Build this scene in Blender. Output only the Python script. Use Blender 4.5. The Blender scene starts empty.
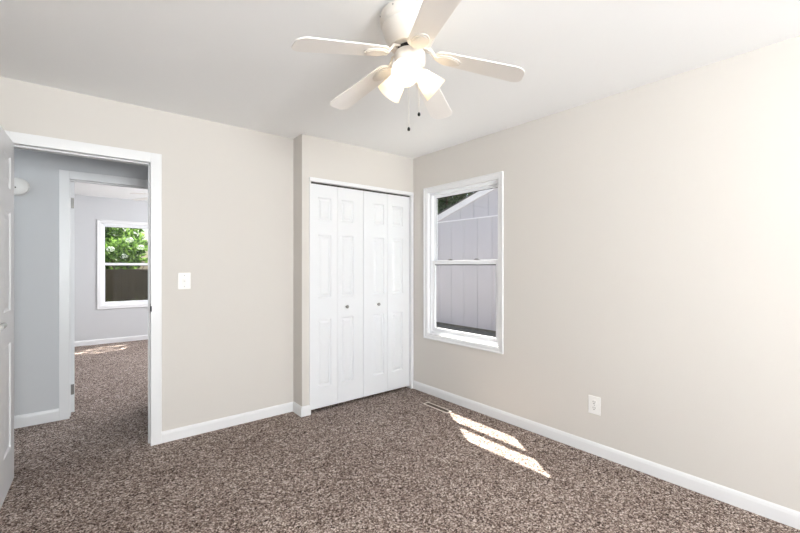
import bpy, bmesh, math, random
from math import sin, cos, pi, radians, hypot, atan2
from mathutils import Vector, Matrix

# ------------------------------------------------------------------ camera, sky, sun, exposure
SC = bpy.context.scene
COL = SC.collection
YAW = 0.68116646
cam_d = bpy.data.cameras.new('camera')
cam = bpy.data.objects.new('camera', cam_d)
COL.objects.link(cam)
cam_d.sensor_width = 36.0
cam_d.lens = 397.89 / 800 * 36
cam_d.clip_start = 0.02
cam_d.shift_y = -0.87 / 800
cam.location = (0, 0, 1.302)
cam.rotation_euler = (pi / 2, 0, -YAW)
SC.camera = cam

world = bpy.data.worlds.new('sky')
SC.world = world
world.use_nodes = True
wn = world.node_tree.nodes
wl = world.node_tree.links
wn.clear()
sky = wn.new('ShaderNodeTexSky')
sky.sky_type = 'NISHITA'
sky.sun_disc = False
sky.sun_elevation = radians(60)
sky.sun_rotation = radians(33)
sky.air_density = 1.0
sky.dust_density = 2.5
bg = wn.new('ShaderNodeBackground')
bg.inputs['Strength'].default_value = 0.18
wo = wn.new('ShaderNodeOutputWorld')
wl.new(sky.outputs[0], bg.inputs['Color'])
wl.new(bg.outputs[0], wo.inputs['Surface'])

sun_d = bpy.data.lights.new('sun', 'SUN')
sun_d.energy = 23.0
sun_d.angle = radians(0.5)
sun_d.color = (1.0, 0.95, 0.88)
sun = bpy.data.objects.new('sun', sun_d)
COL.objects.link(sun)
SUN_A, SUN_B = 0.312, 0.482
sun.rotation_euler = Vector((-SUN_A, -SUN_B, -1)).to_track_quat('-Z', 'Y').to_euler()


def area_light(name, loc, direction, sx, sy, energy, color):
    d = bpy.data.lights.new(name, 'AREA')
    d.shape = 'RECTANGLE'
    d.size, d.size_y = sx, sy
    d.energy = energy
    d.color = color
    o = bpy.data.objects.new(name, d)
    COL.objects.link(o)
    o.location = loc
    o.rotation_euler = Vector(direction).to_track_quat('-Z', 'Y').to_euler()
    return o


# added area lamps outside the two made-up windows behind the camera, as fill
area_light('added_fill_rear', (0.50, -2.74, 1.45), (0.0, 1, 0.85), 1.4, 1.3, 205, (0.95, 0.98, 1.0))
area_light('added_fill_left', (-0.64, -1.35, 1.45), (1, 0.75, 0.75), 1.1, 1.3, 9, (0.98, 0.99, 1.0))
# added lamps inside the other bedroom and hall, standing in for unmodelled windows
area_light('added_fill_far_room', (2.74, 6.5, 1.5), (-1, 0.05, -0.25), 1.6, 1.3, 92, (0.96, 0.97, 1.0))
area_light('added_fill_hall', (-2.36, 3.95, 1.75), (1, 0.03, 0.1), 0.6, 0.9, 6, (0.86, 0.95, 1.0))

SC.view_settings.view_transform = 'Standard'
SC.view_settings.look = 'None'
SC.view_settings.gamma = 1.0
SC.view_settings.use_curve_mapping = False
SC.view_settings.exposure = 0.5

# ------------------------------------------------------------------ dimensions (metres)
H = 2.44
XR = 2.776      # right wall
YC = 3.199      # closet front
YL = 3.374      # wall with the doorway
XC = 1.504      # corner of the closet projection
XW = -0.50      # wall behind the open door
YW = -2.60      # wall behind the camera
YH = 4.414      # far wall of the hall
YF = 8.265      # far wall of the second bedroom
TW = 0.12


# ------------------------------------------------------------------ materials
def srgb(r, g, b):
    f = lambda c: ((c / 255 + 0.055) / 1.055) ** 2.4 if c > 10 else c / 255 / 12.92
    return (f(r), f(g), f(b), 1)


def mat(name, col, rough=0.5, metal=0.0, spec=0.5, bump=0.0, bscale=60, var=0.0, vscale=3.0):
    m = bpy.data.materials.new(name)
    m.use_nodes = True
    nt = m.node_tree
    b = nt.nodes['Principled BSDF']
    b.inputs['Base Color'].default_value = col
    b.inputs['Roughness'].default_value = rough
    b.inputs['Metallic'].default_value = metal
    b.inputs['Specular IOR Level'].default_value = spec
    tc = nt.nodes.new('ShaderNodeTexCoord')
    if bump:
        n = nt.nodes.new('ShaderNodeTexNoise')
        n.inputs['Scale'].default_value = bscale
        n.inputs['Detail'].default_value = 3
        nt.links.new(tc.outputs['Object'], n.inputs['Vector'])
        bp = nt.nodes.new('ShaderNodeBump')
        bp.inputs['Strength'].default_value = bump
        bp.inputs['Distance'].default_value = 0.002
        nt.links.new(n.outputs['Fac'], bp.inputs['Height'])
        nt.links.new(bp.outputs[0], b.inputs['Normal'])
    if var:
        n2 = nt.nodes.new('ShaderNodeTexNoise')
        n2.inputs['Scale'].default_value = vscale
        n2.inputs['Detail'].default_value = 4
        nt.links.new(tc.outputs['Object'], n2.inputs['Vector'])
        r = nt.nodes.new('ShaderNodeValToRGB')
        r.color_ramp.elements[0].position = 0.3
        r.color_ramp.elements[1].position = 0.7
        r.color_ramp.elements[0].color = tuple(max(0, c * (1 - var)) for c in col[:3]) + (1,)
        r.color_ramp.elements[1].color = tuple(min(1, c * (1 + var)) for c in col[:3]) + (1,)
        nt.links.new(n2.outputs['Fac'], r.inputs[0])
        nt.links.new(r.outputs[0], b.inputs['Base Color'])
    return m


M_wall = mat('beige_wall_paint', srgb(213, 208, 202), 0.75, bump=0.12, bscale=90)
M_hallwall = mat('grey_wall_paint', srgb(205, 206, 208), 0.75, bump=0.12, bscale=90)
M_ceil = mat('white_ceiling_paint', srgb(246, 246, 246), 0.85, bump=0.15, bscale=70)
M_trim = mat('white_gloss_trim', srgb(232, 232, 233), 0.32)
M_door = mat('white_door_paint', srgb(230, 231, 233), 0.38, bump=0.04, bscale=120)
M_vinyl = mat('white_window_vinyl', srgb(238, 239, 242), 0.30)
M_plastic = mat('white_plastic', srgb(240, 238, 235), 0.35)
M_fanwhite = mat('white_fan_enamel', srgb(224, 218, 211), 0.40)
M_bladewhite = mat('white_blade_laminate', srgb(240, 236, 232), 0.42)
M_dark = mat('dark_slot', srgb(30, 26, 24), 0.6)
M_black = mat('black_metal', srgb(22, 22, 24), 0.4, metal=0.6)
M_nickel = mat('brushed_nickel', srgb(165, 163, 160), 0.28, metal=1.0)
M_hinge = mat('dark_satin_hinge', srgb(120, 118, 116), 0.4, metal=0.8)
M_chain = mat('chain_metal', srgb(215, 212, 205), 0.3, metal=0.7)
M_track = mat('closet_track', srgb(60, 56, 52), 0.6)
M_register = mat('register_enamel', srgb(228, 218, 208), 0.4)
M_registerin = mat('register_louvre_brown', srgb(92, 76, 66), 0.5)
M_siding = mat('shed_siding_paint', srgb(187, 182, 188), 0.7, bump=0.3, bscale=40, var=0.03, vscale=2)
M_rake = mat('shed_trim_paint', srgb(225, 222, 226), 0.6)
M_roof = mat('shed_roof_shingle', srgb(90, 88, 88), 0.9, bump=0.6, bscale=30, var=0.2, vscale=12)
M_ground = mat('gravel_and_dirt', srgb(104, 102, 94), 0.95, bump=1.0, bscale=40, var=0.5, vscale=14)
M_fence = mat('fence_board_stain', srgb(58, 50, 36), 0.8, bump=0.5, bscale=30, var=0.2, vscale=5)
M_bark = mat('bark', srgb(80, 66, 52), 0.9, bump=0.8, bscale=25)
M_outer = mat('outside_wall_render', srgb(190, 186, 180), 0.85)
M_petal = mat('white_petals', srgb(232, 240, 222), 0.6)
M_grass = mat('grass_blades', srgb(120, 150, 70), 0.8, var=0.35, vscale=9)


def leaf_mat(name, c1, c2):
    m = bpy.data.materials.new(name)
    m.use_nodes = True
    nt = m.node_tree
    b = nt.nodes['Principled BSDF']
    b.inputs['Roughness'].default_value = 0.5
    tc = nt.nodes.new('ShaderNodeTexCoord')
    n = nt.nodes.new('ShaderNodeTexNoise')
    n.inputs['Scale'].default_value = 5
    n.inputs['Detail'].default_value = 5
    nt.links.new(tc.outputs['Object'], n.inputs['Vector'])
    r = nt.nodes.new('ShaderNodeValToRGB')
    r.color_ramp.elements[0].position = 0.38
    r.color_ramp.elements[1].position = 0.62
    r.color_ramp.elements[0].color = c1
    r.color_ramp.elements[1].color = c2
    nt.links.new(n.outputs['Fac'], r.inputs[0])
    nt.links.new(r.outputs[0], b.inputs['Base Color'])
    tr = nt.nodes.new('ShaderNodeBsdfTranslucent')
    nt.links.new(r.outputs[0], tr.inputs['Color'])
    mx = nt.nodes.new('ShaderNodeMixShader')
    mx.inputs[0].default_value = 0.45
    nt.links.new(b.outputs[0], mx.inputs[1])
    nt.links.new(tr.outputs[0], mx.inputs[2])
    nt.links.new(mx.outputs[0], nt.nodes['Material Output'].inputs['Surface'])
    return m


M_leaf = leaf_mat('green_leaves', srgb(60, 92, 40), srgb(140, 175, 85))
M_leafd = leaf_mat('dark_leaves', srgb(38, 58, 34), srgb(84, 108, 62))


def carpet_mat():
    m = bpy.data.materials.new('brown_speckled_carpet')
    m.use_nodes = True
    nt = m.node_tree
    N, L = nt.nodes, nt.links
    b = N['Principled BSDF']
    b.inputs['Roughness'].default_value = 0.95
    b.inputs['Specular IOR Level'].default_value = 0.15
    tc = N.new('ShaderNodeTexCoord')
    def tufts(scale, k):
        v = N.new('ShaderNodeTexVoronoi')
        v.inputs['Scale'].default_value = scale
        L.new(tc.outputs['Object'], v.inputs['Vector'])
        sp = N.new('ShaderNodeSeparateColor')
        L.new(v.outputs['Color'], sp.inputs[0])
        a = N.new('ShaderNodeMath')
        a.operation = 'MULTIPLY'
        a.inputs[1].default_value = k
        L.new(sp.outputs[0], a.inputs[0])
        return a
    t1 = tufts(165, 0.60)
    t2 = tufts(75, 0.22)
    n1 = N.new('ShaderNodeTexNoise')
    n1.inputs['Scale'].default_value = 260
    n1.inputs['Detail'].default_value = 2
    L.new(tc.outputs['Object'], n1.inputs['Vector'])
    m2 = N.new('ShaderNodeMath')
    m2.operation = 'MULTIPLY_ADD'
    m2.inputs[1].default_value = 0.18
    L.new(n1.outputs['Fac'], m2.inputs[0])
    L.new(t1.outputs[0], m2.inputs[2])
    mx = N.new('ShaderNodeMath')
    mx.operation = 'ADD'
    L.new(m2.outputs[0], mx.inputs[0])
    L.new(t2.outputs[0], mx.inputs[1])
    r = N.new('ShaderNodeValToRGB')
    e = r.color_ramp.elements
    e[0].position = 0.14
    e[0].color = srgb(38, 28, 24)
    e[1].position = 0.90
    e[1].color = srgb(244, 232, 222)
    k = e.new(0.36)
    k.color = srgb(104, 87, 78)
    k = e.new(0.64)
    k.color = srgb(172, 155, 146)
    L.new(mx.outputs[0], r.inputs[0])
    # broad brushed areas of the pile
    n3 = N.new('ShaderNodeTexNoise')
    n3.inputs['Scale'].default_value = 1.7
    n3.inputs['Detail'].default_value = 3
    L.new(tc.outputs['Object'], n3.inputs['Vector'])
    r3 = N.new('ShaderNodeValToRGB')
    r3.color_ramp.elements[0].position = 0.35
    r3.color_ramp.elements[1].position = 0.65
    r3.color_ramp.elements[0].color = (0.88, 0.87, 0.87, 1)
    r3.color_ramp.elements[1].color = (1, 1, 1, 1)
    L.new(n3.outputs['Fac'], r3.inputs[0])
    mm = N.new('ShaderNodeMix')
    mm.data_type = 'RGBA'
    mm.blend_type = 'MULTIPLY'
    mm.inputs[0].default_value = 1.0
    L.new(r.outputs[0], mm.inputs[6])
    L.new(r3.outputs[0], mm.inputs[7])
    L.new(mm.outputs[2], b.inputs['Base Color'])
    bp = N.new('ShaderNodeBump')
    bp.inputs['Strength'].default_value = 0.7
    bp.inputs['Distance'].default_value = 0.008
    L.new(mx.outputs[0], bp.inputs['Height'])
    L.new(bp.outputs[0], b.inputs['Normal'])
    return m


M_carpet = carpet_mat()


def glass_mat():
    m = bpy.data.materials.new('window_glass')
    m.use_nodes = True
    nt = m.node_tree
    N, L = nt.nodes, nt.links
    N.remove(N['Principled BSDF'])
    t = N.new('ShaderNodeBsdfTransparent')
    t.inputs[0].default_value = (0.96, 0.97, 0.965, 1)
    g = N.new('ShaderNodeBsdfGlossy')
    g.inputs['Roughness'].default_value = 0.02
    lw = N.new('ShaderNodeLayerWeight')
    lw.inputs[0].default_value = 0.5
    pw = N.new('ShaderNodeMath')
    pw.operation = 'POWER'
    pw.inputs[1].default_value = 5.0
    L.new(lw.outputs['Facing'], pw.inputs[0])
    fr = N.new('ShaderNodeMath')
    fr.operation = 'MULTIPLY_ADD'
    fr.inputs[1].default_value = 0.9
    fr.inputs[2].default_value = 0.025
    L.new(pw.outputs[0], fr.inputs[0])
    mx = N.new('ShaderNodeMixShader')
    L.new(fr.outputs[0], mx.inputs[0])
    L.new(t.outputs[0], mx.inputs[1])
    L.new(g.outputs[0], mx.inputs[2])
    L.new(mx.outputs[0], N['Material Output'].inputs['Surface'])
    return m


M_glass = glass_mat()


def shade_mat():
    m = bpy.data.materials.new('frosted_shade_glass')
    m.use_nodes = True
    nt = m.node_tree
    N, L = nt.nodes, nt.links
    b = N['Principled BSDF']
    b.inputs['Base Color'].default_value = (0.94, 0.85, 0.68, 1)
    b.inputs['Roughness'].default_value = 0.35
    t = N.new('ShaderNodeBsdfTranslucent')
    t.inputs[0].default_value = (1.0, 0.95, 0.84, 1)
    mx = N.new('ShaderNodeMixShader')
    mx.inputs[0].default_value = 0.42
    L.new(b.outputs[0], mx.inputs[1])
    L.new(t.outputs[0], mx.inputs[2])
    L.new(mx.outputs[0], N['Material Output'].inputs['Surface'])
    return m


M_shade = shade_mat()


def emit(name, col, s):
    m = bpy.data.materials.new(name)
    m.use_nodes = True
    nt = m.node_tree
    nt.nodes.remove(nt.nodes['Principled BSDF'])
    e = nt.nodes.new('ShaderNodeEmission')
    e.inputs[0].default_value = col
    e.inputs[1].default_value = s
    nt.links.new(e.outputs[0], nt.nodes['Material Output'].inputs['Surface'])
    return m


M_addedlamp = emit('added_lamp_diffuser', (0.86, 0.95, 1.0, 1), 9.0)  # glow of the hall lamp added out of view
M_bulb = emit('lit_bulb', (1.0, 0.91, 0.82, 1), 13.0)


# ------------------------------------------------------------------ helpers
def obj(name, bm, m, parent=None, smooth=False, bevel=0.0, loc=None, rz=0.0):
    me = bpy.data.meshes.new(name)
    bmesh.ops.recalc_face_normals(bm, faces=bm.faces)
    bm.to_mesh(me)
    bm.free()
    me.materials.append(m)
    if smooth:
        me.polygons.foreach_set('use_smooth', [True] * len(me.polygons))
        try:
            me.set_sharp_from_angle(angle=radians(40))
        except Exception:
            pass
    o = bpy.data.objects.new(name, me)
    COL.objects.link(o)
    if parent:
        o.parent = parent
    if loc:
        o.location = loc
    o.rotation_euler.z = rz
    if bevel:
        bv = o.modifiers.new('bevel', 'BEVEL')
        bv.width = bevel
        bv.segments = 2
        bv.limit_method = 'ANGLE'
    return o


def tag(o, label, cat, group=None, kind=None):
    o['label'] = label
    o['category'] = cat
    if group:
        o['group'] = group
    if kind:
        o['kind'] = kind
    return o


def struct(o, label=None, cat=None):
    o['kind'] = 'structure'
    if label:
        o['label'] = label
        o['category'] = cat
    return o


def empty(name, loc, rz=0.0):
    o = bpy.data.objects.new(name, None)
    COL.objects.link(o)
    o.empty_display_size = 0.1
    o.location = loc
    o.rotation_euler.z = rz
    return o


def bx(bm, a, b):
    x0, y0, z0 = a
    x1, y1, z1 = b
    vs = [bm.verts.new(p) for p in ((x0, y0, z0), (x1, y0, z0), (x1, y1, z0), (x0, y1, z0),
                                    (x0, y0, z1), (x1, y0, z1), (x1, y1, z1), (x0, y1, z1))]
    for f in ((0, 3, 2, 1), (4, 5, 6, 7), (0, 1, 5, 4), (1, 2, 6, 5), (2, 3, 7, 6), (3, 0, 4, 7)):
        bm.faces.new([vs[i] for i in f])
    return vs


def box(a, b):
    bm = bmesh.new()
    bx(bm, a, b)
    return bm


def boxes(*lst):
    bm = bmesh.new()
    for a, b in lst:
        bx(bm, a, b)
    return bm


def lathe(bm, prof, M=Matrix.Identity(4), n=32, cap=True):
    """prof: list of (r, z) turned about local z."""
    rings = []
    for r, z in prof:
        if r < 1e-6:
            rings.append([bm.verts.new(M @ Vector((0, 0, z)))])
        else:
            rings.append([bm.verts.new(M @ Vector((r * cos(2 * pi * k / n), r * sin(2 * pi * k / n), z))) for k in range(n)])
    for A, B in zip(rings, rings[1:]):
        for k in range(n):
            k2 = (k + 1) % n
            if len(A) == 1 and len(B) == 1:
                continue
            if len(A) == 1:
                bm.faces.new((A[0], B[k], B[k2]))
            elif len(B) == 1:
                bm.faces.new((A[k], B[0], A[k2]))
            else:
                bm.faces.new((A[k], B[k], B[k2], A[k2]))
    if cap:
        for R in (rings[0], rings[-1]):
            if len(R) > 1:
                bm.faces.new(R)
    return bm


def axis_matrix(p, d):
    q = Vector(d).normalized().to_track_quat('Z', 'Y')
    return Matrix.Translation(p) @ q.to_matrix().to_4x4()


def tube(bm, pts, rad, n=10):
    pts = [Vector(p) for p in pts]
    rads = rad if isinstance(rad, (list, tuple)) else [rad] * len(pts)
    rings = []
    up = None
    for i, p in enumerate(pts):
        t = (pts[min(i + 1, len(pts) - 1)] - pts[max(i - 1, 0)]).normalized()
        if up is None:
            up = Vector((0, 0, 1)) if abs(t.z) < 0.9 else Vector((1, 0, 0))
        s_ = t.cross(up).normalized()
        up = s_.cross(t).normalized()
        rings.append([bm.verts.new(p + rads[i] * (cos(2 * pi * k / n) * s_ + sin(2 * pi * k / n) * up)) for k in range(n)])
    for A, B in zip(rings, rings[1:]):
        for k in range(n):
            k2 = (k + 1) % n
            bm.faces.new((A[k], A[k2], B[k2], B[k]))
    bm.faces.new(rings[0])
    bm.faces.new(list(reversed(rings[-1])))
    return bm


def prism(bm, outline, z0, z1, M=Matrix.Identity(4)):
    a = [bm.verts.new(M @ Vector((x, y, z0))) for x, y in outline]
    b = [bm.verts.new(M @ Vector((x, y, z1))) for x, y in outline]
    bm.faces.new(list(reversed(a)))
    bm.faces.new(b)
    n = len(a)
    for k in range(n):
        bm.faces.new((a[k], a[(k + 1) % n], b[(k + 1) % n], b[k]))
    return bm


PROFILE = ((0.0, 0.0), (0.004, 0.004), (0.010, 0.010), (0.017, 0.010), (0.040, 0.002))


def panelled(w, h, t, panels, prof=PROFILE):
    """Door slab 0..w, 0..t, 0..h with moulded raised panels on both faces."""
    us = sorted({0.0, w} | {p[0] for p in panels} | {p[2] for p in panels})
    vs = sorted({0.0, h} | {p[1] for p in panels} | {p[3] for p in panels})
    bm = bmesh.new()
    for side in (0, 1):
        cache = {}

        def V(u, v, d=0.0):
            key = (round(u, 5), round(v, 5), round(d, 5))
            if key not in cache:
                cache[key] = bm.verts.new((u, d if side == 0 else t - d, v))
            return cache[key]
        for i in range(len(us) - 1):
            for j in range(len(vs) - 1):
                u0, u1, v0, v1 = us[i], us[i + 1], vs[j], vs[j + 1]
                um, vm = (u0 + u1) / 2, (v0 + v1) / 2
                if any(p[0] < um < p[2] and p[1] < vm < p[3] for p in panels):
                    continue
                bm.faces.new((V(u0, v0), V(u1, v0), V(u1, v1), V(u0, v1)))
        for (a, b, c, d) in panels:
            prev = None
            gu = [u for u in us if a <= u <= c]
            for q, dep in prof:
                k = min(q, (c - a) / 2 - 0.004)
                ring = [V(a + k, b + k, dep), V(c - k, b + k, dep), V(c - k, d - k, dep), V(a + k, d - k, dep)]
                if prev:
                    for e in range(4):
                        bm.faces.new((prev[e], prev[(e + 1) % 4], ring[(e + 1) % 4], ring[e]))
                prev = ring
            bm.faces.new(prev)
    for (p, q) in (((0, 0), (w, 0)), ((w, 0), (w, h)), ((w, h), (0, h)), ((0, h), (0, 0))):
        bm.faces.new([bm.verts.new(c) for c in ((p[0], 0, p[1]), (q[0], 0, q[1]), (q[0], t, q[1]), (p[0], t, p[1]))])
    bmesh.ops.remove_doubles(bm, verts=bm.verts, dist=1e-5)
    return bm


# ------------------------------------------------------------------ structure: floor, ceiling, walls
X_IN, X_OUT = -2.5, 2.891
FL = struct(obj('floor', box((X_IN, YW - TW, -0.08), (X_OUT, YF + TW, 0.0)), M_carpet))
CE = struct(obj('ceiling', box((X_IN, YW - TW, H), (X_OUT, YF + TW, H + 0.12)), M_ceil))

# window openings
W1 = (2.090, 2.975, 0.608, 2.045)       # y0,y1,z0,z1 in the right wall
XO = XR + 0.115                          # outer face of the right wall
W2 = (0.300, 1.165, 0.625, 2.015)       # x0,x1,z0,z1 in the far room's wall
W3 = (-0.20, 1.20, 0.80, 2.12)  # added rear-wall window, made up to let fill light in
W4 = (-1.90, -0.80, 0.80, 2.12)           # added left-wall window behind the camera, made up for fill light

y0, y1, z0, z1 = W1
struct(obj('wall_right', boxes(((XR, YW - TW, 0), (XO, y0, H)), ((XR, y1, 0), (XO, YL + TW, H)),
                               ((XR, y0, 0), (XO, y1, z0)), ((XR, y0, z1), (XO, y1, H))), M_wall))
DX0, DX1, DZ = -0.325, 0.414, 2.052      # bedroom door opening
struct(obj('wall_back', boxes(((XW - TW, YL, 0), (DX0 - .02, YL + TW, H)), ((DX1 + .02, YL, 0), (XR, YL + TW, H)),
                              ((DX0 - .02, YL, DZ + .02), (DX1 + .02, YL + TW, H))), M_wall))
CX0, CX1, CZ = 1.583, 2.745, 2.045       # closet opening
struct(obj('wall_closet', boxes(((XC, YC, 0), (CX0, YC + 0.09, H)), ((CX1, YC, 0), (XR, YC + 0.09, H)),
                                ((CX0, YC, CZ), (CX1, YC + 0.09, H)), ((XC, YC + 0.09, 0), (XC + 0.07, YL, H))), M_wall))
ya, yb, za, zb_ = W4
struct(obj('wall_left', boxes(((XW - TW, YW, 0), (XW, ya, H)), ((XW - TW, yb, 0), (XW, YL, H)),
                              ((XW - TW, ya, 0), (XW, yb, za)), ((XW - TW, ya, zb_), (XW, yb, H))), M_wall))
x0, x1, z0, z1 = W3
struct(obj('wall_front', boxes(((XW - TW, YW - TW, 0), (x0, YW, H)), ((x1, YW - TW, 0), (XR, YW, H)),
                               ((x0, YW - TW, 0), (x1, YW, z0)), ((x0, YW - TW, z1), (x1, YW, H))), M_wall))
# hall
HX0, HX1, HZ = -0.056, 0.700, 2.045      # door opening of the second bedroom
struct(obj('wall_hall_far', boxes(((X_IN, YH, 0), (HX0 - .02, YH + TW, H)), ((HX1 + .02, YH, 0), (X_OUT, YH + TW, H)),
                                  ((HX0 - .02, YH, HZ + .02), (HX1 + .02, YH + TW, H))), M_hallwall))
struct(obj('wall_hall_left_end', box((X_IN - TW, YL + TW, 0), (X_IN, YH, H)), M_hallwall))
struct(obj('wall_hall_near', box((X_IN, YL, 0), (XW - TW, YL + TW, H)), M_hallwall))
struct(obj('wall_hall_right_end', box((2.2, YL + TW, 0), (2.3, YH, H)), M_hallwall))
# second bedroom
x0, x1, z0, z1 = W2
struct(obj('wall_far', boxes(((X_IN, YF, 0), (x0, YF + TW, H)), ((x1, YF, 0), (X_OUT, YF + TW, H)),
                             ((x0, YF, 0), (x1, YF + TW, z0)), ((x0, YF, z1), (x1, YF + TW, H))), M_hallwall))
struct(obj('wall_far_left', box((-0.92, YH + TW, 0), (-0.80, YF, H)), M_hallwall))
struct(obj('wall_far_right', box((X_OUT - 0.1, YH + TW, 0), (X_OUT, YF, H)), M_hallwall))


# baseboards: height .083, a small eased top edge
def baseboard(name, a, b, inward, h=0.083, t=0.012, ends=(0, 0)):
    """a, b: wall line end points (x, y); inward: unit normal into the room."""
    a, b = Vector((a[0], a[1], 0)), Vector((b[0], b[1], 0))
    n = Vector((inward[0], inward[1], 0))
    prof = ((0, 0), (t, 0), (t, h - 0.022), (t * 0.75, h - 0.008), (t * 0.35, h), (0, h))
    bm = bmesh.new()
    A = [bm.verts.new(a + n * p + Vector((0, 0, q))) for p, q in prof]
    B = [bm.verts.new(b + n * p + Vector((0, 0, q))) for p, q in prof]
    k = len(prof)
    for i in range(k):
        bm.faces.new((A[i], A[(i + 1) % k], B[(i + 1) % k], B[i]))
    bm.faces.new(A)
    bm.faces.new(list(reversed(B)))
    return struct(obj(name, bm, M_trim))


baseboard('baseboard_right', (XR, YW), (XR, YC), (-1, 0))
baseboard('baseboard_back', (0.479, YL), (XC, YL), (0, -1))
baseboard('baseboard_closet_side', (XC, YL - 0.012), (XC, YC - 0.012), (-1, 0), h=0.086)
baseboard('baseboard_closet_front', (XC, YC), (CX0 - 0.004, YC), (0, -1), h=0.086)
baseboard('baseboard_left', (XW, YW), (XW, YL), (1, 0))
baseboard('baseboard_front', (XW, YW), (XR, YW), (0, 1))
baseboard('baseboard_hall', (X_IN, YH), (HX0 - 0.065, YH), (0, -1), h=0.10)
baseboard('baseboard_hall_right', (HX1 + 0.065, YH), (2.2, YH), (0, -1), h=0.10)
baseboard('baseboard_far', (-0.80, YF), (X_OUT - 0.1, YF), (0, -1))


# door casings and jambs ---------------------------------------------------
def door_frame(name, xa, xb, zt, yf, yb, cw=0.065, both=True, stop_y=None):
    """casing round the opening xa..xb, 0..zt in a wall from yf to yb."""
    r = empty(name, ((xa + xb) / 2, (yf + yb) / 2, 0))
    off = Vector((-(xa + xb) / 2, -(yf + yb) / 2, 0))

    def part(nm, bm, m=M_trim, bev=0.003):
        bmesh.ops.translate(bm, verts=bm.verts, vec=off)
        return obj(nm, bm, m, r, bevel=bev)
    sides = [(yf - 0.016, yf)] + ([(yb, yb + 0.016)] if both else [])
    for (ya, yy) in sides:
        # mitred casing as one mesh
        bm = bmesh.new()
        for (ax, bx_) in ((xa - cw, xa + 0.004), (xb - 0.004, xb + cw)):
            bx(bm, (ax, ya, 0), (bx_, yy, zt + cw))
        bx(bm, (xa + 0.004, ya, zt - 0.004), (xb - 0.004, yy, zt + cw))
        part('casing', bm)
    part('jamb', boxes(((xa - .02, yf, 0), (xa, yb, zt)), ((xb, yf, 0), (xb + .02, yb, zt)), ((xa - .02, yf, zt), (xb + .02, yb, zt + .02))), bev=0.001)
    if stop_y:
        s0, s1 = stop_y
        part('door_stop', boxes(((xa, s0, 0), (xa + .011, s1, zt)), ((xb - .011, s0, 0), (xb, s1, zt)), ((xa, s0, zt - .011), (xb, s1, zt))), bev=0.002)
    struct(r)
    return r, off


DF, off = door_frame('trim_1', DX0, DX1, DZ, YL, YL + TW, stop_y=(YL + 0.042, YL + 0.075))
# black strike plate on the latch-side jamb
pl = boxes(((DX1 - 0.0025, YL + 0.002, 0.955), (DX1, YL + 0.034, 1.025)), ((DX1 - 0.004, YL - 0.017, 0.970), (DX1 + 0.003, YL + 0.003, 1.010)))
bmesh.ops.translate(pl, verts=pl.verts, vec=off)
sp = obj('strike_plate', pl, M_black, DF, bevel=0.001)
sp['label'] = 'small black metal strike plate'

DF2, off2 = door_frame('trim_2', HX0, HX1, HZ, YH, YH + TW, stop_y=(YH + 0.045, YH + 0.078))


# doors ---------------------------------------------------------------------
SIX = lambda w: [(a, b, c, d) for (a, c) in ((0.110, w / 2 - 0.050), (w / 2 + 0.050, w - 0.110))
                 for (b, d) in ((0.225, 0.840), (1.030, 1.600), (1.735, 1.925))]


def door_leaf(name, pivot, w, ang, h=2.032, lever=True, far_knuckle=False):
    """six-panel leaf, local x from the hinge along the leaf, local y = thickness."""
    r = empty(name, (pivot[0], pivot[1], 0.012), ang)
    obj('door_panel', panelled(w, h, 0.035, SIX(w), ((0, 0), (0.005, 0.005), (0.014, 0.009), (0.022, 0.009), (0.050, 0.002))), M_door, r)
    if lever:
        for s_ in (-1, 1):
            yy = 0.0 if s_ < 0 else 0.035
            hx, hz = w - 0.062, 0.992
            bm = bmesh.new()
            lathe(bm, [(0.031, 0), (0.031, 0.006), (0.026, 0.010), (0.011, 0.012), (0.011, 0.040)], axis_matrix((hx, yy, hz), (0, s_, 0)), 28)
            a = yy + s_ * 0.040
            tube(bm, [(hx + 0.008, a, hz), (hx - 0.02, a, hz), (hx - 0.07, a, hz + 0.001), (hx - 0.118, a - s_ * 0.004, hz - 0.001)],
                 [0.0135, 0.0145, 0.014, 0.012], 14)
            hd = obj('lever_handle', bm, M_nickel, r, smooth=True)
            hd['label'] = 'brushed nickel lever handle'
    for zz in (0.20, 1.84):
        bm = bmesh.new()
        kn = 0.037 if far_knuckle else -0.002
        lathe(bm, [(0.005, -0.045), (0.005, 0.045)], Matrix.Translation((-0.004, kn, zz)), 10)
        bx(bm, (-0.002, 0.003, zz - 0.045), (0.001, 0.032, zz + 0.045))
        obj('hinge', bm, M_hinge, r)
    return struct(r)


# bedroom door, opened back to 92 degrees against the left wall
a1 = atan2(-0.455, -0.019)
D1 = door_leaf('door_1', (DX0 - 0.010, YL - 0.008), 0.730, a1)
struct(D1, 'open white six-panel door at the left edge with a brushed nickel lever', 'door')
# second bedroom door, folded back into that room
D2 = door_leaf('door_2', (HX0 + 0.036, YH + TW + 0.006), 0.745, radians(96), far_knuckle=True)
struct(D2, 'white six-panel door opened back inside the second bedroom', 'door')

# closet bifold doors
PZ = ((0.215, 0.820), (1.015, 1.580), (1.710, 1.915))


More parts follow.
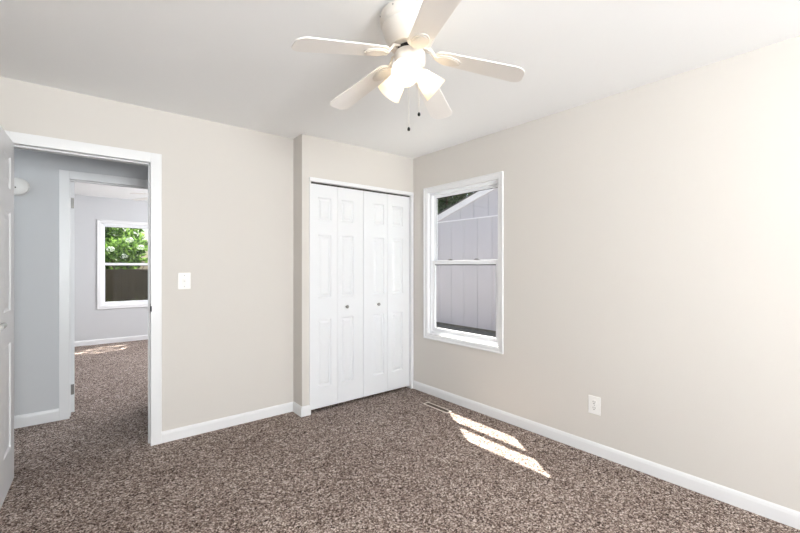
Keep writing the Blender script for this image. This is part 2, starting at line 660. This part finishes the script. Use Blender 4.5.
def bifold(name, xa, leaves, knob_leaf, knob_x, label):
    r = empty(name, (xa, YC + 0.022, 0.0))
    for i, (u0, u1, pa, pb) in enumerate(leaves):
        w = u1 - u0
        bm = panelled(w, 2.000, 0.030, [(pa, b - 0.028, pb, d - 0.028) for b, d in PZ], ((0, 0), (0.003, 0.008), (0.009, 0.013), (0.016, 0.013), (0.034, 0.001)))
        lf = obj('door_leaf', bm, M_door, r, loc=(u0, 0, 0.028))
        if i == knob_leaf:
            bm = bmesh.new()
            lathe(bm, [(0.008, 0), (0.007, 0.010), (0.013, 0.016), (0.0165, 0.023), (0.014, 0.029), (0.0, 0.031)], axis_matrix((knob_x - xa - u0, 0, 0.890), (0, -1, 0)), 20)
            kb = obj('knob', bm, M_nickel, lf, smooth=True)
            kb['label'] = 'small round satin metal knob'
    struct(r, label, 'closet door')
    return r


bifold('door_3', 1.588, [(0.0, 0.281, 0.079, 0.215), (0.284, 0.565, 0.035, 0.169)], 1, 1.961, 'left white bifold closet door pair, nearer the light switch')
bifold('door_4', 2.158, [(0.0, 0.287, 0.110, 0.247), (0.290, 0.580, 0.060, 0.200)], 0, 2.325, 'right white bifold closet door pair, next to the room corner')

# closet surround
bm = boxes(((CX0 - 0.010, YC - 0.009, 0.0), (CX0 + 0.003, YC + 0.07, CZ + 0.02)),
           ((CX1 - 0.002, YC - 0.009, 0.0), (CX1 + 0.027, YC + 0.07, CZ + 0.02)),
           ((CX0 - 0.010, YC - 0.011, CZ - 0.002), (CX1 + 0.027, YC + 0.06, CZ + 0.032)))
struct(obj('trim_3', bm, M_trim, bevel=0.002))
bm = boxes(((CX0 + 0.004, YC + 0.020, CZ - 0.014), (CX1 - 0.003, YC + 0.052, CZ - 0.003)))
struct(obj('trim_4', bm, M_track))


# ------------------------------------------------------------------ windows
def window(name, M, wd, z0, z1, recess, parent_label, rails=True):
    """Double-hung window. local x across (0..wd), local y outward, z up; M places it."""
    r = empty(name, M.to_translation())
    R = Matrix.Translation(-M.to_translation()) @ M

    def part(nm, bm, m, p=None, bev=0.002, smooth=False):
        bmesh.ops.transform(bm, matrix=R, verts=bm.verts)
        return obj(nm, bm, m, p or r, bevel=bev, smooth=smooth)

    def ring(bm, a, b, c, d, w, ya, yb):
        wl_, wr, wb, wt = w if isinstance(w, tuple) else (w, w, w, w)
        bx(bm, (a, ya, c), (a + wl_, yb, d))
        bx(bm, (b - wr, ya, c), (b, yb, d))
        bx(bm, (a + wl_, ya, c), (b - wr, yb, c + wb))
        bx(bm, (a + wl_, ya, d - wt), (b - wr, yb, d))
    cw = 0.045
    bm = bmesh.new()
    ring(bm, -cw, wd + cw, z0 - cw, z1 + cw, cw - 0.006, -0.012, 0.0)
    part('casing', bm, M_trim, bev=0.003)
    bm = bmesh.new()
    ring(bm, -cw - 0.003, wd + cw + 0.003, z0 - cw - 0.003, z1 + cw + 0.003, 0.014, -0.020, 0.0)
    part('back_band', bm, M_trim, bev=0.004)
    bm = bmesh.new()
    ring(bm, -0.008, wd + 0.008, z0 - 0.008, z1 + 0.008, 0.014, -0.009, recess + 0.070)
    part('jamb_liner', bm, M_trim, bev=0.001)
    a, b, c, d = 0.006, wd - 0.006, z0 + 0.006, z1 - 0.006
    bm = bmesh.new()
    ring(bm, a, b, c, d, 0.026, recess - 0.008, recess + 0.060)
    part('window_frame', bm, M_vinyl, bev=0.002)
    zm = (z0 + z1) / 2 + 0.005
    a2, b2 = a + 0.026, b - 0.026
    # upper sash, outer track
    bm = bmesh.new()
    ring(bm, a2 - 0.004, b2 + 0.004, zm - 0.020, d - 0.022, (0.030, 0.030, 0.038, 0.030), recess + 0.030, recess + 0.054)
    up = part('upper_sash', bm, M_vinyl, bev=0.003)
    part('pane', box((a2 + 0.020, recess + 0.040, zm + 0.010), (b2 - 0.020, recess + 0.044, d - 0.046)), M_glass, up, bev=0)
    part('dark_edge_strip', boxes(((a2 + 0.024, recess + 0.0385, d - 0.057), (b2 - 0.024, recess + 0.0402, d - 0.050)), ((a2 + 0.024, recess + 0.0385, zm + 0.016), (a2 + 0.029, recess + 0.0402, d - 0.057))), M_dark, up, bev=0)  # dark strips along the top and one side of the pane only
    # lower sash, inner track
    bm = bmesh.new()
    ring(bm, a2 - 0.004, b2 + 0.004, c + 0.022, zm + 0.022, (0.032, 0.032, 0.040, 0.040), recess + 0.002, recess + 0.026)
    lo = part('lower_sash', bm, M_vinyl, bev=0.003)
    part('pane', box((a2 + 0.020, recess + 0.012, c + 0.055), (b2 - 0.020, recess + 0.016, zm - 0.012)), M_glass, lo, bev=0)
    part('dark_edge_strip', boxes(((a2 + 0.026, recess + 0.0100, zm - 0.026), (b2 - 0.026, recess + 0.0120, zm - 0.0175)), ((a2 + 0.026, recess + 0.0100, c + 0.060), (a2 + 0.030, recess + 0.0120, zm - 0.026))), M_dark, lo, bev=0)  # same two dark edge strips on the lower pane
    for fx in (0.30, 0.70):
        x = a2 + (b2 - a2) * fx
        bm = boxes(((x - 0.030, recess + 0.003, zm + 0.022), (x + 0.028, recess + 0.024, zm + 0.027)),
                   ((x - 0.016, recess + 0.000, zm + 0.027), (x + 0.020, recess + 0.016, zm + 0.036)))
        lk = part('sash_lock', bm, M_hinge, lo, bev=0.002)
    struct(r, parent_label, 'window')
    return r


# right wall: local x -> -Y (so that 0 is the far side), local y -> +X
Mr = Matrix(((0, 1, 0, XR), (-1, 0, 0, W1[1]), (0, 0, 1, 0), (0, 0, 0, 1)))
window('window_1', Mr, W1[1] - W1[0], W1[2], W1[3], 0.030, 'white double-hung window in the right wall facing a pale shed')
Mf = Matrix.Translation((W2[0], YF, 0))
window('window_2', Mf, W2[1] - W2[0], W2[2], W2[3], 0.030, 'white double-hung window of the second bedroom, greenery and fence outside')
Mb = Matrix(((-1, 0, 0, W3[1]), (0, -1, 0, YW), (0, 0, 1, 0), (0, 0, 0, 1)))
window('added_window_rear', Mb, W3[1] - W3[0], W3[2], W3[3], 0.030, 'white window added to the unseen wall behind the camera')
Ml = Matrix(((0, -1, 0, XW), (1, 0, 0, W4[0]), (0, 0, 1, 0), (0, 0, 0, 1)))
window('added_window_left', Ml, W4[1] - W4[0], W4[2], W4[3], 0.030, 'white window added to the unseen left wall behind the camera')


# ------------------------------------------------------------------ ceiling fans
FX, FY = 1.168, 1.370


def make_fan(cx, cy, th0, lit, droop, label, r_label_group=None):
    r = empty('ceiling_fan', (cx, cy, H))
    tag(r, label, 'ceiling fan')
    z = lambda v: v - H
    bm = bmesh.new()
    lathe(bm, [(0.0, z(2.44)), (0.112, z(2.44)), (0.114, z(2.428)), (0.132, z(2.427)), (0.134, z(2.420)), (0.134, z(2.388)),
               (0.130, z(2.380)), (0.124, z(2.377)), (0.124, z(2.372)), (0.126, z(2.367)), (0.122, z(2.355)), (0.111, z(2.325)),
               (0.095, z(2.296)), (0.088, z(2.286)), (0.070, z(2.284)), (0.0, z(2.284))], n=56, cap=False)
    obj('motor_housing', bm, M_fanwhite, r, smooth=True)
    bm = bmesh.new()
    lathe(bm, [(0.0, z(2.286)), (0.055, z(2.286)), (0.055, z(2.262)), (0.0, z(2.262))], n=40, cap=False)
    rt = obj('rotor', bm, M_dark, r, smooth=True)
    rt['label'] = 'dark gap of the rotor under the housing'
    for k in range(8):      # vent screws round the top rim
        a = 2 * pi * k / 8 + 0.3
        bm = bmesh.new()
        lathe(bm, [(0.0035, 0), (0.003, 0.003), (0, 0.004)], axis_matrix((0.134 * cos(a), 0.134 * sin(a), z(2.412)), (cos(a), sin(a), 0)), 8)
        obj('screw', bm, M_nickel, r)
    bm = bmesh.new()
    lathe(bm, [(0.0, z(2.263)), (0.066, z(2.263)), (0.070, z(2.257)), (0.070, z(2.215)), (0.064, z(2.204)), (0.046, z(2.198)),
               (0.046, z(2.168)), (0.036, z(2.156)), (0.0, z(2.152))], n=40, cap=False)
    obj('switch_housing', bm, M_fanwhite, r, smooth=True)
    # blades
    for k in range(5):
        a = th0 + k * 2 * pi / 5
        r0, r1 = 0.112, (0.522, 0.525, 0.536, 0.522, 0.513)[k]
        wr, wt = 0.050, 0.063
        pts = []
        # rounded root
        for i in range(9):
            q = pi / 2 + pi * i / 8
            pts.append((r0 + 0.040 + 0.040 * cos(q), wr * sin(q)))
        cr = 0.042
        for i in range(6):
            q = -pi / 2 + (pi / 2) * i / 5
            pts.append((r1 - cr + cr * cos(q), -wt + cr + cr * sin(q)))
        for i in range(6):
            q = (pi / 2) * i / 5
            pts.append((r1 - cr + cr * cos(q), wt - cr + cr * sin(q)))
        dr = droop[k]
        M = Matrix.Rotation(a, 4, 'Z') @ Matrix.Translation((0.16, 0, z(2.226))) @ Matrix.Rotation(math.atan(dr / 0.357), 4, 'Y') \
            @ Matrix.Rotation(radians(-2.5), 4, 'X') @ Matrix.Translation((-0.16, 0, 0))
        bm = bmesh.new()
        prism(bm, pts, 0.0, 0.006, M)
        bl = obj('blade', bm, M_bladewhite, r, bevel=0.0015)
        bm = bmesh.new()
        oval = [(0.170 + 0.060 * cos(2 * pi * i / 28), 0.036 * sin(2 * pi * i / 28)) for i in range(28)]
        prism(bm, oval, -0.005, -0.0005, M)
        ov2 = [(0.170 + 0.050 * cos(2 * pi * i / 28), 0.028 * sin(2 * pi * i / 28)) for i in range(28)]
        prism(bm, ov2, -0.0075, -0.005, M)
        neck = [M @ Vector((0.118, 0, -0.003))]
        Rz = Matrix.Rotation(a, 4, 'Z')
        p_in = Rz @ Vector((0.060, 0, z(2.276)))
        p_mid = Rz @ Vector((0.092, 0, z(2.268)))
        for s_ in (-1, 1):
            offv = Rz @ Vector((0, 0.012 * s_, 0))
            tube(bm, [p_in + offv, p_mid + offv * 1.3, neck[0] + offv * 1.0, M @ Vector((0.135, 0.010 * s_, -0.003))], 0.0055, 8)
        obj('blade_bracket', bm, M_fanwhite, bl, smooth=True)
    # three-lamp light kit
    for az in (220.6, 340.6, 100.6):
        A = radians(az) if lit else radians(az + 20)
        ax = Vector((cos(A) * cos(radians(38)), sin(A) * cos(radians(38)), -sin(radians(38))))
        op = Vector((0.130 * cos(A), 0.130 * sin(A), z(2.113)))
        L_ = 0.112
        p0 = op - ax * L_
        M = axis_matrix(p0, ax)
        bm = bmesh.new()
        tube(bm, [Vector((0.02 * cos(A), 0.02 * sin(A), z(2.185))), p0 - ax * 0.012, p0 + ax * 0.004], 0.010, 12)
        lathe(bm, [(0.012, -0.014), (0.024, -0.012), (0.026, 0.010), (0.020, 0.012)], M, 24)
        lf = obj('lamp_holder', bm, M_fanwhite, r, smooth=True)
        bm = bmesh.new()
        lathe(bm, [(0.023, 0.0), (0.030, 0.012), (0.038, 0.034), (0.046, 0.062), (0.053, 0.090), (0.0600, L_), (0.0575, L_),
                   (0.0505, 0.090), (0.0435, 0.062), (0.0355, 0.034), (0.0275, 0.013), (0.0205, 0.003)], M, 40, cap=False)
        sh = obj('lamp_shade', bm, M_shade, lf, smooth=True)
        sh['label'] = 'frosted glass bell shade'
        bm = bmesh.new()
        pr = [(0.012, 0.006), (0.013, 0.022)]
        for i in range(1, 10):
            q = pi * (0.18 + 0.82 * i / 9)
            pr.append((max(0.0, 0.029 * sin(q)), 0.060 - 0.029 * cos(q)))
        pr[-1] = (0.0, 0.089)
        lathe(bm, pr, M, 24, cap=False)
        obj('bulb', bm, M_bulb if lit else M_plastic, lf, smooth=True)
    # pull chains
    for (ang, rad, z_end, mm) in ((radians(215), 0.020, 1.916, 0), (radians(330), 0.042, 1.992, 1)):
        px_, py_ = rad * cos(ang), rad * sin(ang)
        bm = bmesh.new()
        n = int((2.20 - z_end) / 0.006)
        tube(bm, [(px_, py_, z(2.21)), (px_, py_, z(z_end))], 0.0009, 6)
        for i in range(n):
            bmesh.ops.create_icosphere(bm, subdivisions=1, radius=0.0017, matrix=Matrix.Translation((px_, py_, z(z_end + 0.006 * i))))
        ch = obj('pull_chain', bm, M_chain, r)
        bm = bmesh.new()
        lathe(bm, [(0.0, 0.006), (0.003, 0.005), (0.0060, 0.0), (0.0066, -0.005), (0.005, -0.010), (0.0, -0.012)], Matrix.Translation((px_, py_, z(z_end))), 14, cap=False)
        fb = obj('chain_pull', bm, M_black, ch, smooth=True)
        fb['label'] = 'small dark pull at the chain end'
    return r


make_fan(FX, FY, radians(27.9), True, (0.084, 0.078, 0.072, 0.020, 0.096),
         'white five-blade ceiling fan with three lit frosted glass shades in the bedroom')
make_fan(0.98, 6.10, radians(27.9 + 182 - 144 + 0), False, (0.04,) * 5,
         'unlit white ceiling fan in the second bedroom, only a blade seen through the doorways')

# ------------------------------------------------------------------ small fittings
# light switch on the back wall
r = empty('light_switch', (0.629, YL, 1.186))
tag(r, 'white light switch plate on the wall between doorway and closet', 'light switch')
bm = box((-0.0435, -0.006, -0.062), (0.0435, 0, 0.062))
obj('cover_plate', bm, M_plastic, r, bevel=0.003)
obj('switch_frame', box((-0.014, -0.0085, -0.026), (0.014, -0.005, 0.026)), M_plastic, r, bevel=0.002)
bm = bmesh.new()
prism(bm, [(-0.0055, -0.010), (0.0055, -0.010), (0.0045, 0.010), (-0.0045, 0.010)], 0.0, 0.011, axis_matrix((0, -0.008, 0.002), (0, -1, 0.45)))
obj('toggle', bm, M_plastic, r, bevel=0.001)
for s_ in (-1, 1):
    bm = bmesh.new()
    lathe(bm, [(0.0035, 0), (0.0025, 0.0015), (0, 0.0017)], axis_matrix((0, -0.006, 0.042 * s_), (0, -1, 0)), 10)
    obj('screw', bm, M_nickel, r)

# duplex outlet on the right wall
r = empty('wall_outlet', (XR, 1.289, 0.339))
tag(r, 'white electrical outlet plate low on the right wall', 'outlet')
obj('cover_plate', box((-0.006, -0.042, -0.062), (0, 0.042, 0.062)), M_plastic, r, bevel=0.003)
for s_ in (-1, 1):
    bm = bmesh.new()
    o8 = [(0.0165 * cos(t) if abs(cos(t)) < 0.85 else math.copysign(0.0145, cos(t)), 0.0165 * sin(t)) for t in [2 * pi * i / 20 for i in range(20)]]
    prism(bm, o8, 0.0, 0.0032, axis_matrix((-0.0055, 0, 0.0205 * s_), (-1, 0, 0)))
    rc = obj('receptacle', bm, M_plastic, r)
    bm = boxes(((-0.0095, -0.0080, 0.0205 * s_ - 0.001), (-0.0084, -0.0055, 0.0205 * s_ + 0.009)),
               ((-0.0095, 0.0055, 0.0205 * s_ - 0.001), (-0.0084, 0.0080, 0.0205 * s_ + 0.009)),
               ((-0.0095, -0.0028, 0.0205 * s_ - 0.0105), (-0.0084, 0.0028, 0.0205 * s_ - 0.0050)))
    obj('slot', bm, M_dark, rc)
bm = bmesh.new()
lathe(bm, [(0.0035, 0), (0.0025, 0.0015), (0, 0.0017)], axis_matrix((-0.006, 0, 0), (-1, 0, 0)), 10)
obj('screw', bm, M_nickel, r)

# floor register
r = empty('floor_register', (2.558, 2.615, 0.0))
tag(r, 'narrow metal floor vent in the carpet under the window', 'floor vent')
obj('frame', boxes(((-0.034, -0.155, 0), (-0.024, 0.155, 0.007)), ((0.024, -0.155, 0), (0.034, 0.155, 0.007)),
                   ((-0.024, -0.155, 0), (0.024, -0.145, 0.007)), ((-0.024, 0.145, 0), (0.024, 0.155, 0.007))), M_register, r, bevel=0.002)
obj('duct_opening', box((-0.024, -0.145, 0.0), (0.024, 0.145, 0.001)), M_dark, r)
bm = bmesh.new()
for i in range(28):
    yy = -0.138 + i * 0.0102
    bx(bm, (-0.024, yy, 0.001), (0.024, yy + 0.0045, 0.005))
obj('louvres', bm, M_registerin, r)

# round detector high on the hall wall
r = empty('smoke_detector', (-0.372, YH, 1.935))
tag(r, 'white round smoke detector high on the hall wall beside the open door', 'smoke detector')
bm = bmesh.new()
lathe(bm, [(0.072, 0), (0.072, 0.010), (0.070, 0.012)], axis_matrix((0, 0, 0), (0, -1, 0)), 40)
obj('mounting_base', bm, M_plastic, r, smooth=True)
bm = bmesh.new()
lathe(bm, [(0.067, 0.012), (0.069, 0.016), (0.067, 0.038), (0.058, 0.045), (0.020, 0.048), (0.0, 0.048)], axis_matrix((0, 0, 0), (0, -1, 0)), 40)
cv = obj('cover', bm, M_plastic, r, smooth=True)
bm = bmesh.new()
lathe(bm, [(0.005, 0.046), (0.005, 0.0495), (0.0, 0.050)], axis_matrix((-0.010, 0, -0.012), (0, -1, 0)), 12)
obj('indicator', bm, M_dark, cv)

# flush lamp added to the hall ceiling to light its wall, out of view left
r = empty('added_hall_lamp', (-1.15, 3.95, H))
tag(r, 'added round flush ceiling light in the hall, out of view', 'ceiling light')
bm = bmesh.new()
lathe(bm, [(0.0, 0.0), (0.150, 0.0), (0.150, -0.020), (0.142, -0.024), (0.0, -0.024)], n=40, cap=False)
obj('base', bm, M_plastic, r, smooth=True)
bm = bmesh.new()
lathe(bm, [(0.140, -0.024), (0.136, -0.045), (0.110, -0.070), (0.060, -0.086), (0.0, -0.090)], n=40, cap=False)
obj('diffuser', bm, M_addedlamp, r, smooth=True)

# ------------------------------------------------------------------ outside
GZ = -0.13
struct(obj('ground', boxes(((-14, YF + TW + 0.001, GZ - 0.5), (30, 40, GZ - 0.02)), ((X_OUT + 0.001, -14, GZ - 0.5), (30, YF + TW, GZ - 0.02))), M_ground),)

# neighbour's shed seen through the right window
SX = 6.93
shed = empty('shed', (SX, 3.2, GZ - 0.02))
tag(shed, 'pale grey shed with vertical siding and a white gable edge outside the window', 'shed')
zb = 0.02                      # local base
y_far, y_near = 4.9, -4.2       # local half extents
SEAM = 2.365 - (GZ - 0.02)
ridge_y = -0.45
eave_at = lambda y: (2.440 - (GZ - 0.02)) + 0.313 * ((6.97 - 3.2) - y) if y > ridge_y else (2.440 - (GZ - 0.02)) + 0.313 * ((6.97 - 3.2) - ridge_y) - 0.313 * (ridge_y - y)
bm = bmesh.new()
zl0 = 0.06


def siding_wall(bm, ya, yb, za, zbfun, x, dx, pitch=0.2, groove=0.012):
    y = ya
    i = 0
    while y < yb - 1e-6:
        ye = min(y + pitch - groove, yb)
        za_ = za
        v = []
        for (xx) in (x, x + dx):
            v.append([bm.verts.new((xx, y, za_)), bm.verts.new((xx, ye, za_)), bm.verts.new((xx, ye, zbfun(ye))), bm.verts.new((xx, y, zbfun(y)))])
        bm.faces.new(v[0])
        bm.faces.new(list(reversed(v[1])))
        for e in range(4):
            bm.faces.new((v[0][e], v[0][(e + 1) % 4], v[1][(e + 1) % 4], v[1][e]))
        y += pitch
        i += 1


siding_wall(bm, y_near, y_far, zl0, lambda y: SEAM - 0.006, -0.010, 0.012, 0.4, 0.009)
siding_wall(bm, y_near + 0.1, y_far, SEAM + 0.012, lambda y: eave_at(y) - 0.02, -0.016, 0.016, 0.4, 0.009)
vs_ = [(y_near, zl0), (y_far, zl0), (y_far, eave_at(y_far) - 0.02), (ridge_y, eave_at(ridge_y) - 0.02), (y_near, eave_at(y_near) - 0.02)]
Mx = Matrix(((0, 0, 1, 0), (1, 0, 0, 0), (0, 1, 0, 0), (0, 0, 0, 1)))
prism(bm, vs_, 0.0, 3.6, Mx)
obj('siding_walls', bm, M_siding, shed)
obj('belt_strip', box((-0.024, y_near, SEAM - 0.012), (0.0, y_far, SEAM + 0.012)), M_rake, shed)
bm = bmesh.new()
prism(bm, [(y_far + 0.3, eave_at(y_far + 0.3) - 0.02), (ridge_y, eave_at(ridge_y) - 0.02), (y_near - 0.3, eave_at(y_near - 0.3) - 0.02),
           (y_near - 0.3, eave_at(y_near - 0.3) + 0.12), (ridge_y, eave_at(ridge_y) + 0.12), (y_far + 0.3, eave_at(y_far + 0.3) + 0.12)], -0.045, 0.0, Mx)
obj('rake_board', bm, M_rake, shed)
bm = bmesh.new()
prism(bm, [(y_far + 0.35, eave_at(y_far + 0.35) + 0.12), (ridge_y, eave_at(ridge_y) + 0.12), (y_near - 0.35, eave_at(y_near - 0.35) + 0.12),
           (y_near - 0.35, eave_at(y_near - 0.35) + 0.15), (ridge_y, eave_at(ridge_y) + 0.15), (y_far + 0.35, eave_at(y_far + 0.35) + 0.15)], -0.06, 3.7, Mx)
obj('roof', bm, M_roof, shed)
obj('foundation', box((0.03, y_near + 0.03, 0.0), (3.55, y_far - 0.03, zl0)), M_ground, shed)


def leaves(bm, n, fn, size, rng):
    for _ in range(n):
        c = Vector(fn(rng))
        s = size * rng.uniform(0.6, 1.4)
        d = Vector((rng.gauss(0, 1), rng.gauss(0, 1), rng.gauss(0, 0.7))).normalized()
        u = d.orthogonal().normalized()
        u.rotate(Matrix.Rotation(rng.uniform(0, 2 * pi), 3, d))
        w = d.cross(u)
        a = bm.verts.new(c - u * s)
        b = bm.verts.new(c + w * s * 0.42 + d * s * 0.15)
        e = bm.verts.new(c + u * s)
        f = bm.verts.new(c - w * s * 0.42 + d * s * 0.15)
        bm.faces.new((a, b, e))
        bm.faces.new((a, e, f))


def blob(cx, cy, cz, rx, ry, rz_, lumps, rng):
    L = []
    for _ in range(lumps):
        t, p = rng.uniform(0, 2 * pi), math.acos(rng.uniform(-1, 1))
        k = rng.uniform(0.35, 0.8)
        L.append((cx + rx * k * sin(p) * cos(t), cy + ry * k * sin(p) * sin(t), cz + rz_ * k * cos(p), rng.uniform(0.3, 0.5)))

    def fn(g):
        q = g.choice(L)
        t, p = g.uniform(0, 2 * pi), math.acos(g.uniform(-1, 1))
        k = g.uniform(0.55, 1.05) * q[3]
        return (q[0] + rx * k * sin(p) * cos(t), q[1] + ry * k * sin(p) * sin(t), q[2] + rz_ * k * cos(p))
    return fn


def tree(name, x, y, h, cz, rx, ry, rz_, n, size, m, label, cat, seed, trunk=0.10, lumps=22):
    g = random.Random(seed)
    r = empty(name, (x, y, GZ - 0.02))
    tag(r, label, cat)
    bm = bmesh.new()
    tube(bm, [(0, 0, 0), (0.05, 0.02, cz * 0.5), (-0.03, 0.05, cz), (0.02, 0, cz + rz_ * 0.5)], [trunk, trunk * 0.8, trunk * 0.6, trunk * 0.25], 10)
    for k in range(7):
        a = 2 * pi * k / 7 + 0.4
        zz = cz * (0.65 + 0.06 * k)
        tube(bm, [(0, 0, zz), (rx * 0.3 * cos(a), ry * 0.3 * sin(a), zz + rz_ * 0.2), (rx * 0.65 * cos(a), ry * 0.65 * sin(a), zz + rz_ * 0.35)],
             [trunk * 0.45, trunk * 0.3, trunk * 0.1], 6)
    obj('trunk', bm, M_bark, r)
    bm = bmesh.new()
    leaves(bm, n, blob(0, 0, cz, rx, ry, rz_, lumps, g), size, g)
    obj('foliage', bm, m, r)
    return r


tree('tree', 13.2, 13.0, 6, 3.9, 2.6, 2.6, 2.6, 9000, 0.14, M_leafd, 'dark green tree behind the shed roof, seen in the corner of the right window', 'tree', 3, 0.16)
tree('tree', -0.35, 15.3, 4, 2.0, 2.0, 1.2, 1.8, 11000, 0.10, M_leaf, 'leafy green tree behind the fence, left part of the far window', 'tree', 5, 0.10)
tree('tree', 3.9, 15.4, 4, 1.5, 1.4, 1.2, 1.35, 6000, 0.11, M_leafd, 'lower dark green tree behind the fence, right part of the far window', 'tree', 7, 0.09)
tree('tree', 2.3, 10.0, 6, 5.4, 1.6, 1.0, 1.1, 1300, 0.10, M_leaf, 'tall unseen tree placed so its crown dapples sun at the far window', 'tree', 11, 0.08)  # crown out of view, placed to dapple sun through the far window

tree('tree', 8.6, 15.2, 4, 2.3, 2.2, 1.6, 2.2, 7000, 0.13, M_leafd, 'dark green tree in the side yard, left of the shed through the right window', 'tree', 13, 0.12)
# flowering bush behind of the fence
g = random.Random(21)
r = empty('flowering_bush', (0.95, 12.75, GZ - 0.02))
tag(r, 'broad-leaved bush with round white flower heads rising behind the fence', 'bush')
bm = bmesh.new()
for k in range(9):
    a = 2 * pi * k / 9
    tube(bm, [(0, 0, 0), (0.2 * cos(a), 0.12 * sin(a), 0.9), (0.55 * cos(a), 0.25 * sin(a), 1.65)], [0.018, 0.013, 0.006], 6)
obj('stems', bm, M_bark, r)
bm = bmesh.new()
leaves(bm, 1500, blob(0, 0, 1.86, 0.95, 0.4, 0.45, 12, g), 0.075, g)
obj('foliage', bm, M_leaf, r)
for (fx, fz) in ((-0.30, 1.92), (0.10, 2.16), (0.34, 1.98), (-0.02, 1.74), (0.62, 2.08)):
    bm = bmesh.new()
    c = Vector((fx, -0.33, fz - 0.05))
    for _ in range(90):
        d = Vector((g.gauss(0, 1), g.gauss(0, 1), g.gauss(0, 1))).normalized()
        p = c + Vector((d.x * 0.09, d.y * 0.06, d.z * 0.065))
        u = d.orthogonal().normalized() * 0.016
        w = d.cross(u)
        bm.faces.new([bm.verts.new(p + v) for v in (u, w, -u, -w)])
    obj('flower_head', bm, M_petal, r)

# board fence
r = empty('fence', (0, 12.0, GZ - 0.02))
tag(r, 'dark brown vertical board fence beyond the far window', 'fence')
bm = bmesh.new()
g = random.Random(8)
xx = -4.0
while xx < 7.0:
    bx(bm, (xx, 0, 0.02), (xx + 0.138, 0.018, 1.36 + g.uniform(-0.006, 0.006)))
    xx += 0.1385
obj('boards', bm, M_fence, r)
for zz in (0.35, 1.15):
    obj('rail', box((-4.0, 0.018, zz), (7.0, 0.058, zz + 0.08)), M_fence, r)
for xx in (-4, -1.6, 0.8, 3.2, 5.6):
    obj('post', box((xx, 0.058, 0.0), (xx + 0.09, 0.148, 1.38)), M_fence, r)

# grass in front of the fence
g = random.Random(4)
bm = bmesh.new()
for _ in range(5000):
    x_, y_ = g.uniform(-2.5, 4.5), g.uniform(11.15, 11.9)
    a = g.uniform(0, 2 * pi)
    hh = g.uniform(0.06, 0.20) + (0.55 if y_ > 11.6 else 0) * g.random()
    w_ = 0.012
    p = Vector((x_, y_, GZ - 0.02))
    bm.faces.new([bm.verts.new(p + Vector(v)) for v in ((-w_ * cos(a), -w_ * sin(a), 0), (w_ * cos(a), w_ * sin(a), 0), (g.uniform(-.04, .04), g.uniform(-.04, .04), hh))])
tag(obj('lawn_grass', bm, M_grass), 'sunlit rough grass at the foot of the fence', 'grass', kind='stuff')
